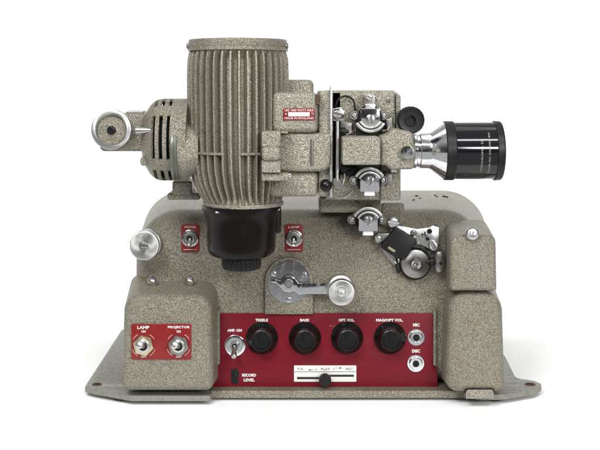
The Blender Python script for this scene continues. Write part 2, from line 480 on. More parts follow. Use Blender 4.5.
bm = BM(); plate(bm, rect(294, 365, 356.2, 381.2, .5, 2), SURF, 1.5, 2.4, .2)
sc_ = obj('mode_scale', bm, 'cream', root)
bm = BM()
for r_ in ((297, 376.3, 322, 378.6), (328, 374, 353.8, 376.2), (294.4, 371.0, 355.8, 371.45)):
    plate(bm, rect(*r_), SURF, 2.3, 2.5)
obj('slot_marks', bm, 'ink', sc_)
for t in (('P.A.', 297.6, 303.6), ('PLAY', 321, 330), ('REC.', 345.8, 353.8)):
    bm = BM(); text(bm, *t, 367.2, 369.6, SURF, 2.55, .0); obj('position_name', bm, 'ink', sc_)
bm = BM()
for (xa, xb, yb, xv) in ((309, 316.6, 369.3, 316.6), (333.6, 341, 367.4, 333.6)):
    plate(bm, rect(min(xa, xb), yb-.15, max(xa, xb), yb+.15), SURF, 2.3, 2.5)
    plate(bm, rect(xv-.15, 367.2, xv+.15, 369.9), SURF, 2.3, 2.52)
plate(bm, [(308, 369.3), (310.8, 368.5), (310.8, 370.1)], SURF, 2.3, 2.54)
plate(bm, [(342.2, 367.4), (339.4, 366.6), (339.4, 368.2)], SURF, 2.3, 2.54)
obj('arrow_marks', bm, 'ink', sc_)
bm = BM()
turn(bm, [(2.4, 3.5), (6, 3.5), (6, 5.7), (6.8, 6.2), (11.5, 6.2), (12.3, 5.7), (12.3, .1)], 324.8, 377.6, SURF, 40,
     lambda th, t, r: r*(1-.03*(.5+.5*math.cos(th*24))) if 6.5 < t < 12 else r)
obj('slider_knob', bm, 'satin', root, 30)

# ------------------------------------------------------------------ left switch cover
bm = BM()
YC = -75; s = .925
fr = rpoly([(-166, 279.5), (-163.5, 190), (-82, 190), (-80, 279.5)], [8, 15, 15, 8], 8)
bk = rpoly([(-167, 281), (-166, 181), (-78, 181), (-77, 281)], [6, 10, 14, 6], 8)
loft(bm, fr, lambda d: -75+max(0, 232-d)*0.045, -20, 8, bk, 8)
cover = obj('switch_cover', bm, 'hammer', root, 40)
FT = Face(-42)
for (x, y) in ((152.4, 279), (189.7, 278.6)):
    c = pix(x, y, -48); bm = BM()
    lathe(bm, [(-4, 4.4), (1.6, 4.4), (3.2, 3.4), (3.9, 1.9), (4.1, .1)], c-Vector((0, 0, 2.2)), Vector((0, -.55, .85)), 24)
    obj('cover_screw', bm, 'steel', cover)
CF = Face(-74.6)
bm = BM(); plate(bm, rect(131.4, 324, 191.3, 359.3, 1.2, 3), CF, -.5, 1.0, .25)
np_ = obj('switch_nameplate', bm, 'plate_red', root)
bm = BM()
for t in (('LAMP', 137.5, 149.5, 325.6, 328.7), ('PROJECTOR', 168, 190, 325.6, 328.7), ('ON', 141.6, 145.8, 330, 332.4), ('ON', 176.6, 180.8, 330, 332.4),
          ('OFF', 141.2, 146.6, 355, 357.4), ('OFF', 176, 181.6, 355, 357.4)):
    text(bm, *t, CF, 1.25, .03); obj('lettering', bm, 'white', np_); bm = BM()
for cx in (143.9, 178.7):
    for (a0, a1) in ((-60, -30), (20, 60), (120, 160), (-150, -120)):
        o_ = arc(cx, 344.8, 12.2, a0, a1, 8); i_ = arc(cx, 344.8, 11.9, a0, a1, 8)
        plate(bm, o_+i_[::-1], CF, .9, 1.2)
obj('arc_marks', bm, 'white', np_)
toggle('lamp_switch', 143.9, 344.8, CF, 1, 10.6, 'brass', (-5.2, .2), lev=1.25, tipmm=17, rot=.25, levmat='alu')
toggle('projector_switch', 178.9, 344.9, CF, 1, 10.6, 'dull', (-5.0, .2), lev=1.25, tipmm=17, rot=.25, levmat='alu')

# ------------------------------------------------------------------ right covers
bm = BM()
fr = rpoly([(134.5, 280.5), (138.5, 188), (188, 188), (190.5, 280.5)], [12, 17, 17, 8], 8)
bk = rpoly([(136, 282), (139, 187), (191, 187), (193, 282)], [5, 10, 10, 5], 8)
loft(bm, fr, lambda d: -76+max(0, 215-d)*.10, -20, 9, bk, 8)
low = obj('lower_side_cover', bm, 'hammer', root, 40)
bm = BM(); g = Face(-76)
outl = rpoly([(464, 395.2), (464, 386.2), (491.5, 386.2), (491.5, 395.2)], [0, 3, 3, 0], 5)
inn = rpoly([(465, 395.2), (465, 387), (490.5, 387), (490.5, 395.2)], [0, 2.2, 2.2, 0], 5)
plate(bm, outl, Face(-66), 0, 11.2, .4)
obj('latch_tab', bm, 'hammer_light', low)
bm = BM(); plate(bm, rpoly([(463.2, 390.5), (463.2, 385.4), (492.3, 385.4), (492.3, 390.5)], [0, 3.4, 3.4, 0], 5), Face(-66), 0, 10.5)
obj('latch_gap', bm, 'void', low)
bm = BM()
fr = rpoly([(138.5, 186.3), (138.8, 134), (181.5, 134), (182.5, 186.3)], [2.5, 7, 7, 2.5], 6)
bk = rpoly([(140.5, 187.5), (141, 127.5), (184, 127.5), (185, 187.5)], [2, 7, 8, 2], 6)
loft(bm, fr, lambda d: -76, -20, 5, bk, 7)
up = obj('upper_side_cover', bm, 'hammer_dark', root, 40)
bm = BM()
turn(bm, [(-3, 3.2), (3, 3.2), (3, 5.0), (4, 6.4), (6.5, 6.9), (8.4, 6.2), (9.4, 4.6), (9.8, 2.4), (9.8, .1)], 471.2, 232.6, Face(-72), 32)
nut = obj('thumb_screw', bm, 'turned', up)

# ------------------------------------------------------------------ small lever switches on the casing
for (px, py, lab) in ((190.3, 238, 0), (294, 238, 1)):
    bm = BM(); plate(bm, rect(px-8.9, 224, px+8.9, 252, 2.2, 4), SURF, -1, 1.2, .3)
    p = obj('switch_plate', bm, 'darkred', root)
    bm = BM()
    text(bm, 'MOTOR' if lab == 0 else 'LAMP', px-5.5, px+5.5, 226, 228, SURF, 1.4, .0)
    obj('lettering', bm, 'white', p); bm = BM()
    plate(bm, rect(px-6.5, 249.2, px+6.5, 249.6), SURF, 1.1, 1.4)
    obj('line_mark', bm, 'white', p)
    toggle('lever_switch', px, py, SURF, 1.2, 7.6, 'dull', (-1.2 if lab == 0 else -.5, 8.0), washer=8.4, lev=.85, tipmm=11, rot=.52)

# ------------------------------------------------------------------ left spool knob on the casing
bm = BM()
q = SURF; c = q(147.8, 243.4); 
lathe(bm, [(-2, 8), (1, 8), (1, 13.2), (2, 14.2), (7, 14.2), (8, 13.6), (8.4, 10), (10.5, 9.2), (15, 9.2), (16, 13.4), (17, 14.0), (21, 14.0), (21.8, 13.4), (22.1, 12.6), (21.6, 7), (21.6, 5.2), (19.4, 4.9), (19.4, .1)], c, q.n, 56)
kn = obj('spool_knob', bm, 'turned', root, 30)
F2 = Face(c.y-19.2)
screw(kn, 144.0, 246.2, 4.4, F2, 1.6, 0, 'dull', rot=.05)

# ------------------------------------------------------------------ crank
bm = BM()
pad = [(265, 313.6)]+[(289+24*math.cos(a), 281-24*math.sin(a)) for a in [PI-PI*k/28 for k in range(29)]]+[(313, 313.6)]
plate(bm, pad, SURF, -2, 4.5, .8)
padO = obj('crank_boss', bm, 'hammer', root, 40)
bm = BM(); turn(bm, [(4.2, 21.5), (5.0, 21.6), (5.6, 21.2), (5.6, .1)], 289, 281, SURF, 64)
disc = obj('index_plate', bm, 'chrome', root, 30)
for (x, y, rt) in ((273.9, 273.2, .6), (304.2, 273.9, 1.4), (289, 299, 0)):
    screw(disc, x, y, 3.0, SURF, 1.8, 5.5, 'steel', rot=rt)
bm = BM()
arm = [(270.5, 279.5), (271.3, 277.2), (274, 276.8), (276.5, 278.4), (280, 278.8)] + arc(288.7, 282.2, 8.2, -160, -25, 8) + \
      [(298.5, 281.6), (302, 282), (302, 293), (298.5, 292.4)] + arc(288.7, 282.2, 8.2, 55, 150, 8) + [(280, 285), (277, 281.5), (273, 281.3)]
plate(bm, rpoly(arm, 0.6, 2), SURF, 8.4, 10.8, .5)
turn(bm, [(5.4, 5), (8.6, 5)], 288.7, 282.2, SURF, 24)
bar = rect(301.5, 281.6, 341, 292.4, .6, 2)
plate(bm, bar, SURF, 7.4, 9.4, .4)
ar = obj('crank_arm', bm, 'chrome', root, 30)
bm = BM(); turn(bm, [(10.6, 4.6), (12.6, 4.6), (13.2, 4.2), (13.2, .1)], 288.7, 282.2, SURF, 28)
obj('pivot_screw', bm, 'steel', ar)
bm = BM(); c = SURF(340.2, 285.6)+SURF.n*8
lathe(bm, [(0, 8), (1.5, 12.4), (3, 13.3), (7, 13.3), (8, 12.4), (9, 9.8), (15, 9.8), (16, 11.5), (17.5, 12.6), (22, 12.6), (23.2, 12), (23.6, 11), (23.2, 6.4), (22.4, 5.6), (22.4, 4.2), (23.6, 3.6), (24.6, 3.2), (25, 2.4), (25, .1)], c, Vector((0.00, -1, -.05)), 56)
obj('crank_handle', bm, 'turned', ar, 30)

# ------------------------------------------------------------------ lamphouse
HY = -80.0; hs = 1+HY/D
LX = (238-300)*hs
NF = 38
def lamp_prof(py):             # radius and centre of the fin tips by photo height
    t = [(48, 46.5, 0), (52, 49, 0), (60, 50.6, 0), (80, 51, 0), (150, 50.6, .5), (170, 49.2, .8), (184, 46.8, 1.6), (196, 42.8, 3.0), (203, 40, 4.2), (205.5, 38.8, 4.8)]
    for a, b in zip(t[:-1], t[1:]):
        if a[0] <= py <= b[0]:
            k = (py-a[0])/(b[0]-a[0]); return a[1]+(b[1]-a[1])*k, a[2]+(b[2]-a[2])*k
    return t[-1][1:]
bm = BM()
rows = []; per = 10
ys = [48, 50, 52, 55, 58, 62, 68, 80, 100, 120, 140, 160, 170, 178, 184, 190, 196, 200, 203, 205.5]
for y in ys:
    r, cx = lamp_prof(y)
    ring = []
    dep = 9.0*min(1, max(0, (y-49)/9.0))**.7
    if y > 199: dep *= max(.25, (207-y)/8)
    for i in range(NF*per):
        th = 2*PI*i/(NF*per); ph = (i % per)/per
        # narrow rounded fin, broad scooped valley
        w = abs(ph-.5)*2
        prof = 1 if w < .20 else max(0, 1-(w-.20)/.36)
        prof = prof*prof*(3-2*prof)
        rr_ = (r-dep*(1-prof))*hs
        ring.append(Vector((LX+cx*hs+rr_*math.sin(th), HY-rr_*math.cos(th), H-(y-90)*.885)))
    rows.append(ring)
rings(bm, rows)
lamp = obj('lamphouse', bm, 'hammer_fin', root, 60)
bm = BM()
zt = H-(38-90)*.885
lathe(bm, [(-11, 46*hs), (-10.4, 50*hs), (-7.4, 50*hs), (-7, 49.3*hs), (-6.6, 49.5*hs), (-1, 49.2*hs), (0, 48.4*hs), (0, 44*hs), (-2, 43*hs), (-2, .1)], Vector((LX, HY, zt)), (0, 0, 1), 72)
cap = obj('lamphouse_cap', bm, 'hammer_dark', lamp, 30)
for a in (-78, 78, 180):
    th = math.radians(a); p = Vector((LX+49.5*hs*math.sin(th), HY-49.5*hs*math.cos(th), zt-6))
    bm = BM(); lathe(bm, [(-1.5, 2.6), (1.2, 2.6), (1.8, 2.0), (1.8, .1)], p, Vector((math.sin(th), -math.cos(th), 0)), 16)
    obj('cap_screw', bm, 'dull', lamp)
# tie rib pieces across the fins
bm = BM()
for (xa, xb) in ((194, 227), (241, 262)):
    r, cx = lamp_prof(153.5); R_ = r*hs
    a0 = math.asin((xa-238)/51.5); a1 = math.asin(min(.999, (xb-238)/51.5))
    cs = []
    for k in range(13):
        th = a0+(a1-a0)*k/12; dr = Vector((math.sin(th), -math.cos(th), 0)); b = Vector((LX+cx*hs, HY, 0))
        cs.append([b+dr*(R_-6)+Vector((0, 0, H-(152-90)*.885)), b+dr*(R_+.5)+Vector((0, 0, H-(152.3-90)*.885)), b+dr*(R_+.5)+Vector((0, 0, H-(154.6-90)*.885)), b+dr*(R_-6)+Vector((0, 0, H-(155-90)*.885))])
    rings(bm, cs)
obj('fin_rib', bm, 'hammer_dark', lamp)
bm = BM()
lathe(bm, [(-3.6, 37*hs), (-3.2, 39.8*hs), (-.6, 40.4*hs), (0, 39.8*hs), (0.3, 36*hs)], Vector((LX+5.5*hs, HY, H-(205.5-90)*.885)), (0, 0, 1), 72)
obj('lamphouse_foot_ring', bm, 'hammer_light', lamp)
# bakelite cup
bm = BM()
cx = (240.4-300)*hs; z = lambda y: H-(y-90)*.912
pr = [(z(205.5), 39.6), (z(209), 39.4), (z(214), 37.0), (z(220), 35.4), (z(228), 34.8), (z(246), 34.3), (z(252), 33.3), (z(255.5), 30.8), (z(257.5), 26), (z(258.2), 18), (z(258.2), .1)]
lathe(bm, [(a, r*hs) for a, r in pr], Vector((cx+1, HY, 0)), (0, 0, 1), 72)
cup = obj('lamp_socket_cup', bm, 'cup', root, 30)
bm = BM()
lathe(bm, [(z(257.5), 19.3*hs), (z(259), 20*hs), (z(267), 19.6*hs), (z(269.6), 18.5*hs), (z(270.4), 16*hs), (z(270.4), .1)], Vector((cx+1, HY, 0)), (0, 0, 1), 144,
      lambda th, t, r: r*(1-.06*(max(0, math.cos(th*24)))**.5) if t < z(258) and t > z(269) else r)
obj('focus_ring', bm, 'satin', cup, 30)
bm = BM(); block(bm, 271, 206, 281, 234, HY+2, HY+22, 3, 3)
obj('cup_shade_block', bm, 'satin', cup)  # black block standing in for the shade beside the cup
for (x, y) in ((217.5, 212.6), (277.3, 210)):
    bm = BM(); block(bm, x-2.4, y-1.2, x+2.4, y+.8, HY-31 if x < 240 else HY-12, HY, .8, .8)
    obj('cup_screw', bm, 'chrome', cup)

# ------------------------------------------------------------------ motor housing on the left
MX = lambda px: (px-300)*hs
def xl(bm, prof, cy, Y, seg=72, mi=0, mod=None, **k):     # lathe round an axis running left to right; prof (photo x, radius px)
    s_ = 1+Y/D
    return lathe(bm, [((x-300)*s_, r*s_) for x, r in prof], Vector((0, Y, H-(cy-90)*s_)), (1, 0, 0), seg, mod, mi=mi, **k)
bm = BM()
prof = [(143, 1), (143, 12), (144, 20), (147, 28), (151, 34.4), (154, 37.4), (156.7, 39.3), (160.3, 40.6), (164, 41), (167.6, 41), (171.5, 41), (174.6, 41), (178, 41), (190, 41)]
xl(bm, prof, 139.5, HY, 96)
zc = H-(139.5-90)*hs
kill = []
for f in bm.faces:
    c = f.calc_center_median()
    px = c.x/hs+300
    ang = math.degrees(math.atan2(c.z-zc, -(c.y-HY)))
    inx = 156.8 < px < 160.2 or 164.1 < px < 167.5 or 171.6 < px < 174.5
    if inx and (-25 < ang < 39 or 58 < ang < 82 or -78 < ang < -46 or 100 < ang < 124): kill.append(f)
bmesh.ops.delete(bm, geom=kill, context='FACES')
bmesh.ops.remove_doubles(bm, verts=bm.verts, dist=.001)
bmesh.ops.recalc_face_normals(bm, faces=bm.faces)
bmesh.ops.solidify(bm, geom=list(bm.faces), thickness=2.6)
motor = obj('motor_housing', bm, 'hammer_dark', root, 35)
bm = BM(); xl(bm, [(155, 33), (186, 36)], 139.5, HY, 48)
obj('motor_core', bm, 'void', motor)
for y, x0 in ((162, 141), ):
    bm = BM(); block(bm, 139.8, 157, 150, 166, HY-24, HY-6, 2, 3)
    obj('bolt_lug', bm, 'hammer_dark', motor)
bm = BM(); xl(bm, [(173.6, 25), (173.6, 29.5), (174.4, 30.3), (176.6, 30.5), (177.2, 29.6), (178, 29.6), (178.6, 30.5), (179.6, 30.3), (180, 29), (180, 20)], 149.5, HY-14, 64)
obj('clamp_ring', bm, 'ringgreen', motor, 30)
bm = BM(); xl(bm, [(178, 27.5), (183, 27.5), (188, 27), (192, 25), (200, 22)], 149.5, HY-13, 64)
obj('condenser_neck', bm, 'hammer_light', motor)
bm = BM()
block(bm, 172, 181, 192, 195, HY+10, HY+40, 2, 2)
block(bm, 167, 193, 200, 200, HY+14, HY+60, 2, 2)
neckl = obj('motor_pedestal', bm, 'hammer_dark', root)
bm = BM()
tube(bm, [pix(136.5, 130.6, HY-30), pix(143, 130.4, HY-31), pix(152, 130.3, HY-33)], [3.2, 2.7, 1.5], 10)
obj('oiler', bm, 'steel', motor)
# front arm and pulley
bm = BM()
loft(bm, topx(rpoly([(99.5, 151.5), (99.5, 113), (142.5, 113.5), (150, 120), (150, 150), (142.5, 151.5)], [5, 8, 1, 1, 1, 1], 5), HY-8), HY-8, HY+22, 2.5)
armp = obj('spool_arm_bracket', bm, 'hammer_dark', root)
bm = BM(); block(bm, 126, 111, 144, 116, HY, HY+16, 1, 1); obj('bracket_clip', bm, 'dull', armp)
PF = Face(HY-8)
bm = BM()
turn(bm, [(0, 12), (3, 12), (3, 18.8), (3.8, 20), (9, 20.1), (10, 19.6), (10.4, 18.6), (10.4, 15.6), (9.6, 14.8), (6.5, 14.4), (6.5, .1)], 113.2, 129.3, PF, 64)
pul = obj('belt_pulley', bm, 'turned', root, 30)
bm = BM()
turn(bm, [(6.4, 14.3), (6.9, 14.2), (7.6, 9.5), (8.2, 5.2), (8.2, .1)], 113.2, 129.5, PF, 48, lambda th, t, r: r)
obj('pulley_web', bm, 'hammer_dark', pul)
screw(pul, 113.1, 129.9, 4.4, PF, 2.6, 8.0, 'satin', rot=.8)

# ------------------------------------------------------------------ projector head
bm = BM()
block(bm, 272, 92, 318, 133, -115, -40, 5, 4)
hd = obj('head_casting', bm, 'hammer_light', root, 40)
bm = BM(); loft(bm, topx(rpoly([(268, 133), (332, 133), (332, 172), (268, 172)], [1, 3, 11, 1], 8), -112), -112, -40, 4)
obj('head_mid_section', bm, 'hammer_light', hd)
bm = BM(); block(bm, 268, 171.5, 318, 197, -106, -34, 4, 3)
block(bm, 318.4, 168, 332, 197, -104, -34, 3, 2)
obj('head_lower_section', bm, 'hammer_light', hd)
bm = BM(); block(bm, 318.3, 90.5, 331.5, 140, -106, -36, 2.5, 1.5)
obj('head_side_section', bm, 'hammer_light', hd)
bm = BM(); block(bm, 270, 79.5, 313.8, 100, -75, -30, 5, 4)
obj('head_rear_hump', bm, 'hammer_light', hd)
bm = BM(); block(bm, 316.2, 94, 319.4, 105, -117, -100, .8, 1)
obj('hinge_lug', bm, 'rust', hd); bm = BM()
block(bm, 310.4, 138, 313.6, 166, -114, -100, 1, 1.4)
obj('hinge_lug', bm, 'dull', hd)
# lamp nameplate
NF_ = Face(-115)
bm = BM(); plate(bm, rect(283.2, 108.2, 315, 120.2, 1.2, 3), NF_, -.5, .9, .2)
npl = obj('lamp_nameplate', bm, 'plate_red', root)
bm = BM()
text(bm, 'USE 1000 WATT MAX', 284.6, 313.6, 109.1, 111.4, NF_, 1.05, .0)
obj('lettering', bm, 'white', npl); bm = BM()
text(bm, 'MADE IN ENGLAND', 284.6, 313.6, 117.0, 119.2, NF_, 1.05, .0)
obj('lettering', bm, 'white', npl); bm = BM()
plate(bm, rect(288.2, 112.2, 309.6, 116.2), NF_, .8, 1.05)
obj('rating_strip', bm, 'white', npl)
screw(npl, 285.8, 114.2, 1.2, NF_, .7, .8, 'steel'); screw(npl, 312.4, 114.2, 1.5, NF_, .8, .8, 'dull')
# clamp block
bm = BM()
block(bm, 261.4, 131.4, 280.6, 147, -136, -95, 1.2, .8)
block(bm, 261.4, 146.2, 280.6, 161, -138, -95, 4, 2)
block(bm, 261.4, 160.4, 280.6, 173, -134, -95, 1.2, .8)
clamp = obj('lamphouse_clamp', bm, 'hammer_light', root)
bm = BM(); block(bm, 261.6, 173.4, 288.6, 181, -130, -90, 1, 1)
obj('clamp_foot', bm, 'hammer_light', clamp); bm = BM()
block(bm, 281, 131.5, 288, 133.5, -128, -100, .5, .5)
obj('clamp_ledge', bm, 'hammer_light', clamp)
bm = BM(); xl(bm, [(287, 2.2), (290.4, 2.2), (291, 1.6)], 175.3, -122, 14); obj('hinge_pin', bm, 'chrome', clamp)
# side column behind lever
bm = BM()
block(bm, 332.2, 92, 341, 185, -84, -40, .8, .5)
obj('film_channel', bm, 'satin', root)
# back plate of the film path
bm = BM()
loft(bm, topx(rpoly([(326, 90.3), (394, 90.3), (401, 96), (401, 200), (326, 200)], [1, 5, 4, 1, 1], 5), -84), -84, -44, 2.5)
gp = obj('film_path_plate', bm, 'hammer_light', root)
bm = BM(); block(bm, 395.2, 94, 395.9, 199, -87.0, -80, .2, .1)
obj('plate_seam', bm, 'void', gp)
bm = BM(); block(bm, 380.5, 160, 399.6, 200.5, -88, -44, 1.5, 1.5); obj('support_column', bm, 'hammer_light', gp)
bm = BM()
block(bm, 319, 196, 381, 213, -50, -5, 3, 3)
obj('head_pedestal', bm, 'hammer_dark', root)
# gate block and lens mount
bm = BM(); block(bm, 342.4, 137.5, 380.6, 165, -134, -80, 1.4, .8)
gate = obj('gate_block', bm, 'hammer_light', root)
bm = BM()
lm = rpoly([(380.8, 137), (388, 134), (394, 128.4), (409, 131), (413.6, 134), (413.6, 169.6), (391, 170), (386, 165.6), (380.8, 165)], [1, 3, 3, 2, 3, 2, 3, 2, 1], 4)
loft(bm, topx(lm, -124), -124, -70, 3.5)
mount = obj('lens_mount', bm, 'hammer_light', root)
bm = BM(); turn(bm, [(-2, 8.6), (1.4, 8.4), (1.4, 7.2), (.6, 7)], 406.2, 152.3, Face(-124), 36); obj('screw_collar', bm, 'hammer_light', mount)
bm = BM(); turn(bm, [(-2, 6.9), (4, 6.9), (5, 6.3), (5.2, .1)], 406.4, 152.2, Face(-124), 36); obj('lens_clamp_screw', bm, 'chrome', mount)
bm = BM(); block(bm, 391, 168, 397, 172, -120, -100, .6, .8); obj('mount_stud', bm, 'chrome', mount)
# focusing knob
bm = BM(); KF = Face(-100)
turn(bm, [(-12, 4), (2, 4), (2, 12.6), (3, 13.8), (10, 13.9), (11.5, 13.0), (12.2, 11.8), (11.6, 9), (11.6, 6.2), (12.8, 5.6), (12.8, 4.6), (9, 4.3), (9, .1)], 409.6, 119.8, KF, 100,
     lambda th, t, r: r*(1-.025*(.5+.5*math.cos(th*25))) if 2.5 < t < 11.7 and r > 11 else r)
obj('focus_knob', bm, 'satin', root, 30)
# lens
LC, LY = 150.6, -84
bm = BM()
xl(bm, [(408, 13), (411, 16), (413.5, 17.6), (415.5, 17.6), (416.5, 16.4), (419, 16.6), (420, 17.6), (428, 17.8), (430.5, 18.6), (443.4, 28.4), (444, 28.6)], LC, LY, 72)
lens = obj('projection_lens', bm, 'chrome', root, 20)
bm = BM()
xl(bm, [(443, 20), (443.2, 28.8), (444, 29.6), (452.4, 29.6), (453.2, 28.8)], LC, LY, 240, mod=lambda th, t, r: r*(1-.014*(1 if int(th/(2*PI)*240) % 2 else 0)) if r > 27.2 else r)
obj('knurled_ring', bm, 'satin', lens, 20)
bm = BM()
xl(bm, [(452.8, 20), (453, 28.4), (493, 28.6), (493.6, 20)], LC, LY, 96)
brl = obj('lens_barrel', bm, 'lensblack', lens, 30)
bm = BM()
xl(bm, [(492.6, 28), (493, 29.4), (493.6, 29.8), (499, 29.6), (500.2, 28.8), (500.6, 27.4), (500.6, 25), (497, 23), (495, 22.6)], LC, LY, 96, cap1=False, cap0=False)
obj('front_ring', bm, 'satin', lens, 30)
bm = BM(); xl(bm, [(494, 23.5), (496.5, 20), (498, 14), (498.8, 7), (499, .1)], LC, LY, 48); obj('front_glass', bm, 'glass', lens)
ls = 1+LY/D
def onbarrel(cxp):
    def fn(px, py):            # px runs round the barrel, py across
        a = px; R_ = 28.7*ls
        return Vector(((cxp-py-300)*ls, LY-R_*math.cos(a), H-(LC-90)*ls+R_*math.sin(a)))
    return fn
bm = BM()
text(bm, 'SYNCHROMEL 22', -.72, .42, 1.7, 0, None, 0, 0, fn=onbarrel(478))
text(bm, 'TELLAR OC OXFORD 804', -.85, .72, 1.7, 0, None, 0, 0, fn=onbarrel(485.4))
obj('lettering', bm, 'dimprint', lens)

# ------------------------------------------------------------------ film path details
def sprocket(px, py, Y, up):
    """film shoe: chrome-faced plate with a curved guard, a white roller and a screw on each side"""
    pl = Face(Y); u = 1 if up else -1          # up = roller above
    g = lambda x, y: (px+x, py-u*y)
    bm = BM()
    plate(bm, rpoly([g(-9.5, 8.5), g(9.5, 8.5), g(9.5, -5), g(4, -10.5), g(-4, -10.5), g(-9.5, -5)], 1, 2), pl, 9, 14.5, .5)
    t = obj('film_shoe', bm, 'chrome', root, 25)
    bm = BM()
    for r0, r1, o in ((13.4, 16.6, 10), (10.4, 12.6, 12.5)):
        dn = (-1 if not up else 1)
        a = arc(px, py-dn*1.0, r1, 28 if up else -152, 152 if up else -28, 16); b = arc(px, py-dn*1.0, r0, 28 if up else -152, 152 if up else -28, 16)
        plate(bm, a+b[::-1], pl, 2, o+3, .5)
    obj('film_guard', bm, 'alu', t, 25)
    bm = BM(); plate(bm, ngon(px, py-u*-1, 12.5, 30), pl, -4, 8, .8)
    obj('sprocket_drum', bm, 'void', t)
    screw(t, px, py+u*2.2, 4.9, pl, 2.2, 14.3, 'steel', rot=PI/2+.2)
    bm = BM(); plate(bm, rpoly([g(-5.5, 12.8), g(5.5, 12.8), g(4.8, 8), g(-4.8, 8)], 1, 3), pl, 6, 13, .6)
    obj('film_roller', bm, 'ivory' if not up else 'alu', t)
    for sx in (-15.5, 13.6):
        bm = BM(); turn(bm, [(0, 4.8), (6, 4.8), (7, 4.3), (7, 3), (5.6, 2.8), (5.6, .1)], px+sx, py+u*-1.5*0+(-1.5 if up else -2.0), pl, 24)
        obj('shoe_pivot', bm, 'dull', t)
        screw(t, px+sx, py+(-1.5 if up else -2.0), 2.6, pl, 1.6, 5.6, 'steel', rot=.9)
    return t
t1 = sprocket(369.4, 116.6, -88, True)
bm = BM()
plate(bm, rpoly([(363, 106), (363, 96), (366, 93), (372, 93), (375, 96), (375, 106)], 2, 3), Face(-88), 0, 9, .8)
obj('shoe_bracket', bm, 'dull', t1); screw(t1, 369.2, 97.6, 3.4, Face(-97), 1.8, 0, 'steel', rot=.4)
bm = BM()
plate(bm, rpoly([(385, 119), (391, 117), (392, 127), (386, 130)], 1, 3), Face(-88), 0, 12, .8)
tube(bm, [pix(383, 131, -100), pix(388, 130, -102), pix(390, 124, -100)], 1.1, 8)
obj('latch_arm', bm, 'dull', t1)
t2 = sprocket(368.6, 181.6, -90, False)
t3 = sprocket(367.2, 220.8, -44, False)
# bright film lever and rods
bm = BM()
plate(bm, rpoly([(329.4, 91), (330, 86), (331.2, 85), (332.2, 86.5), (332.2, 197), (329.6, 197)], .5, 3), Face(-106), 0, 4, .5)
lev = obj('gate_lever', bm, 'alu', root)
bm = BM()
tube(bm, [pix(337.6, 121, -112), pix(337.6, 150, -112), pix(337.2, 181, -112)], 1.5, 12)
obj('lever_rod', bm, 'alu', lev)
bm = BM(); plate(bm, rpoly([(332.4, 108.5), (340, 107), (344.4, 111), (344, 120.5), (332.4, 120.5)], [1, 3, 3, 1, 1], 4), Face(-100), 0, 9, .8)
hin = obj('gate_hinge', bm, 'chrome', lev); screw(lev, 337.4, 114.6, 4.6, Face(-109), 1.6, 0, 'dull', rot=.2)
bm = BM()
tube(bm, [pix(337, 108, -88)]+[pix(337+8.5-8.5*math.cos(a)*1.15, 107-11*math.sin(a), -89) for a in [PI*k/12 for k in range(0, 11)]]+[pix(355.4, 112, -88)], .9, 8)
obj('film_spring', bm, 'satin', lev)
for y in (131.5, 167.8):
    bm = BM(); xl(bm, [(338, 2), (341, 2), (341, 4), (343.6, 4.3), (346, 3.6), (346, 2), (349, 1.6)], y, -100, 16)
    obj('adjusting_screw', bm, 'satin', lev)
bm = BM(); lathe(bm, [(-10, 2), (0, 2), (1, 4)]+[(6-5.6*math.cos(a), 5.7*math.sin(a)) for a in [PI*k/12 for k in range(3, 12)]]+[(11.7, .1)], pix(325.8, 184.6, -104), (0, -1, 0), 32)
obj('ball_knob', bm, 'black', root, 40)
bm = BM(); turn(bm, [(0, 4.8), (8, 4.8), (9, 4), (9, .1)], 337, 181.8, Face(-104), 28); obj('rod_foot', bm, 'dull', lev)
bm = BM()
tube(bm, [pix(331.5, 187, -100), pix(332, 191, -104), pix(334.5, 195.5, -104), pix(339, 198.4, -104), pix(344, 198, -103), pix(349, 194.5, -101), pix(352.4, 189, -98), pix(353.6, 184, -95)], 1.0, 8)
tube(bm, [pix(344.5, 172, -98), pix(345, 178, -102), pix(343, 184, -103), pix(338.5, 187, -103), pix(334, 186.6, -102)], .9, 8)
obj('wire_hook', bm, 'steel', root)

G_ = Face(-88)
for (x, y, r) in ((347, 96, 1.6), (388, 100, 2.2), (352, 132, 2.4), (390, 190, 2.0), (348, 172, 2.6), (356, 203, 2.0)):
    screw(gp, x, y, r, Face(-84 if y < 200 else -50), 1.6, 0, 'dull', rot=random.random()*3)
bm = BM(); plate(bm, rpoly([(340, 122), (352, 122), (352, 133), (346, 136), (340, 136)], 1, 3), Face(-84), 0, 5, .8)
obj('pressure_bracket', bm, 'dull', gp)
bm = BM(); plate(bm, rpoly([(356, 128), (384, 128), (387, 133), (384, 137), (356, 137)], 1.5, 3), Face(-84), 0, 9, .8)
obj('gate_runner', bm, 'satin', gp)
bm = BM(); plate(bm, rpoly([(340, 166), (358, 166), (358, 171), (350, 176), (340, 174)], 1.5, 3), Face(-84), 0, 10, .8)
obj('gate_runner', bm, 'satin', gp)
bm = BM(); plate(bm, rpoly([(384, 172), (392, 172), (392, 184), (386, 186)], 1.5, 3), Face(-88), 0, 5, .8)
obj('guide_bracket', bm, 'dull', gp)
# bracket plate right of the lower shoe
bm = BM(); plate(bm, rect(381.2, 202.5, 403.6, 225, 2.5, 4), SURF, -1, 6, 1.0)
br = obj('bracket_plate', bm, 'hammer', root)
bm = BM(); text(bm, '2543', 384, 401, 205, 209, SURF, 6.25, 0); obj('cast_number', bm, 'hammer_light', br)
screw(br, 392.6, 221.8, 5.6, SURF, 4, 7, 'alu', rot=.15, name='silver_screw')

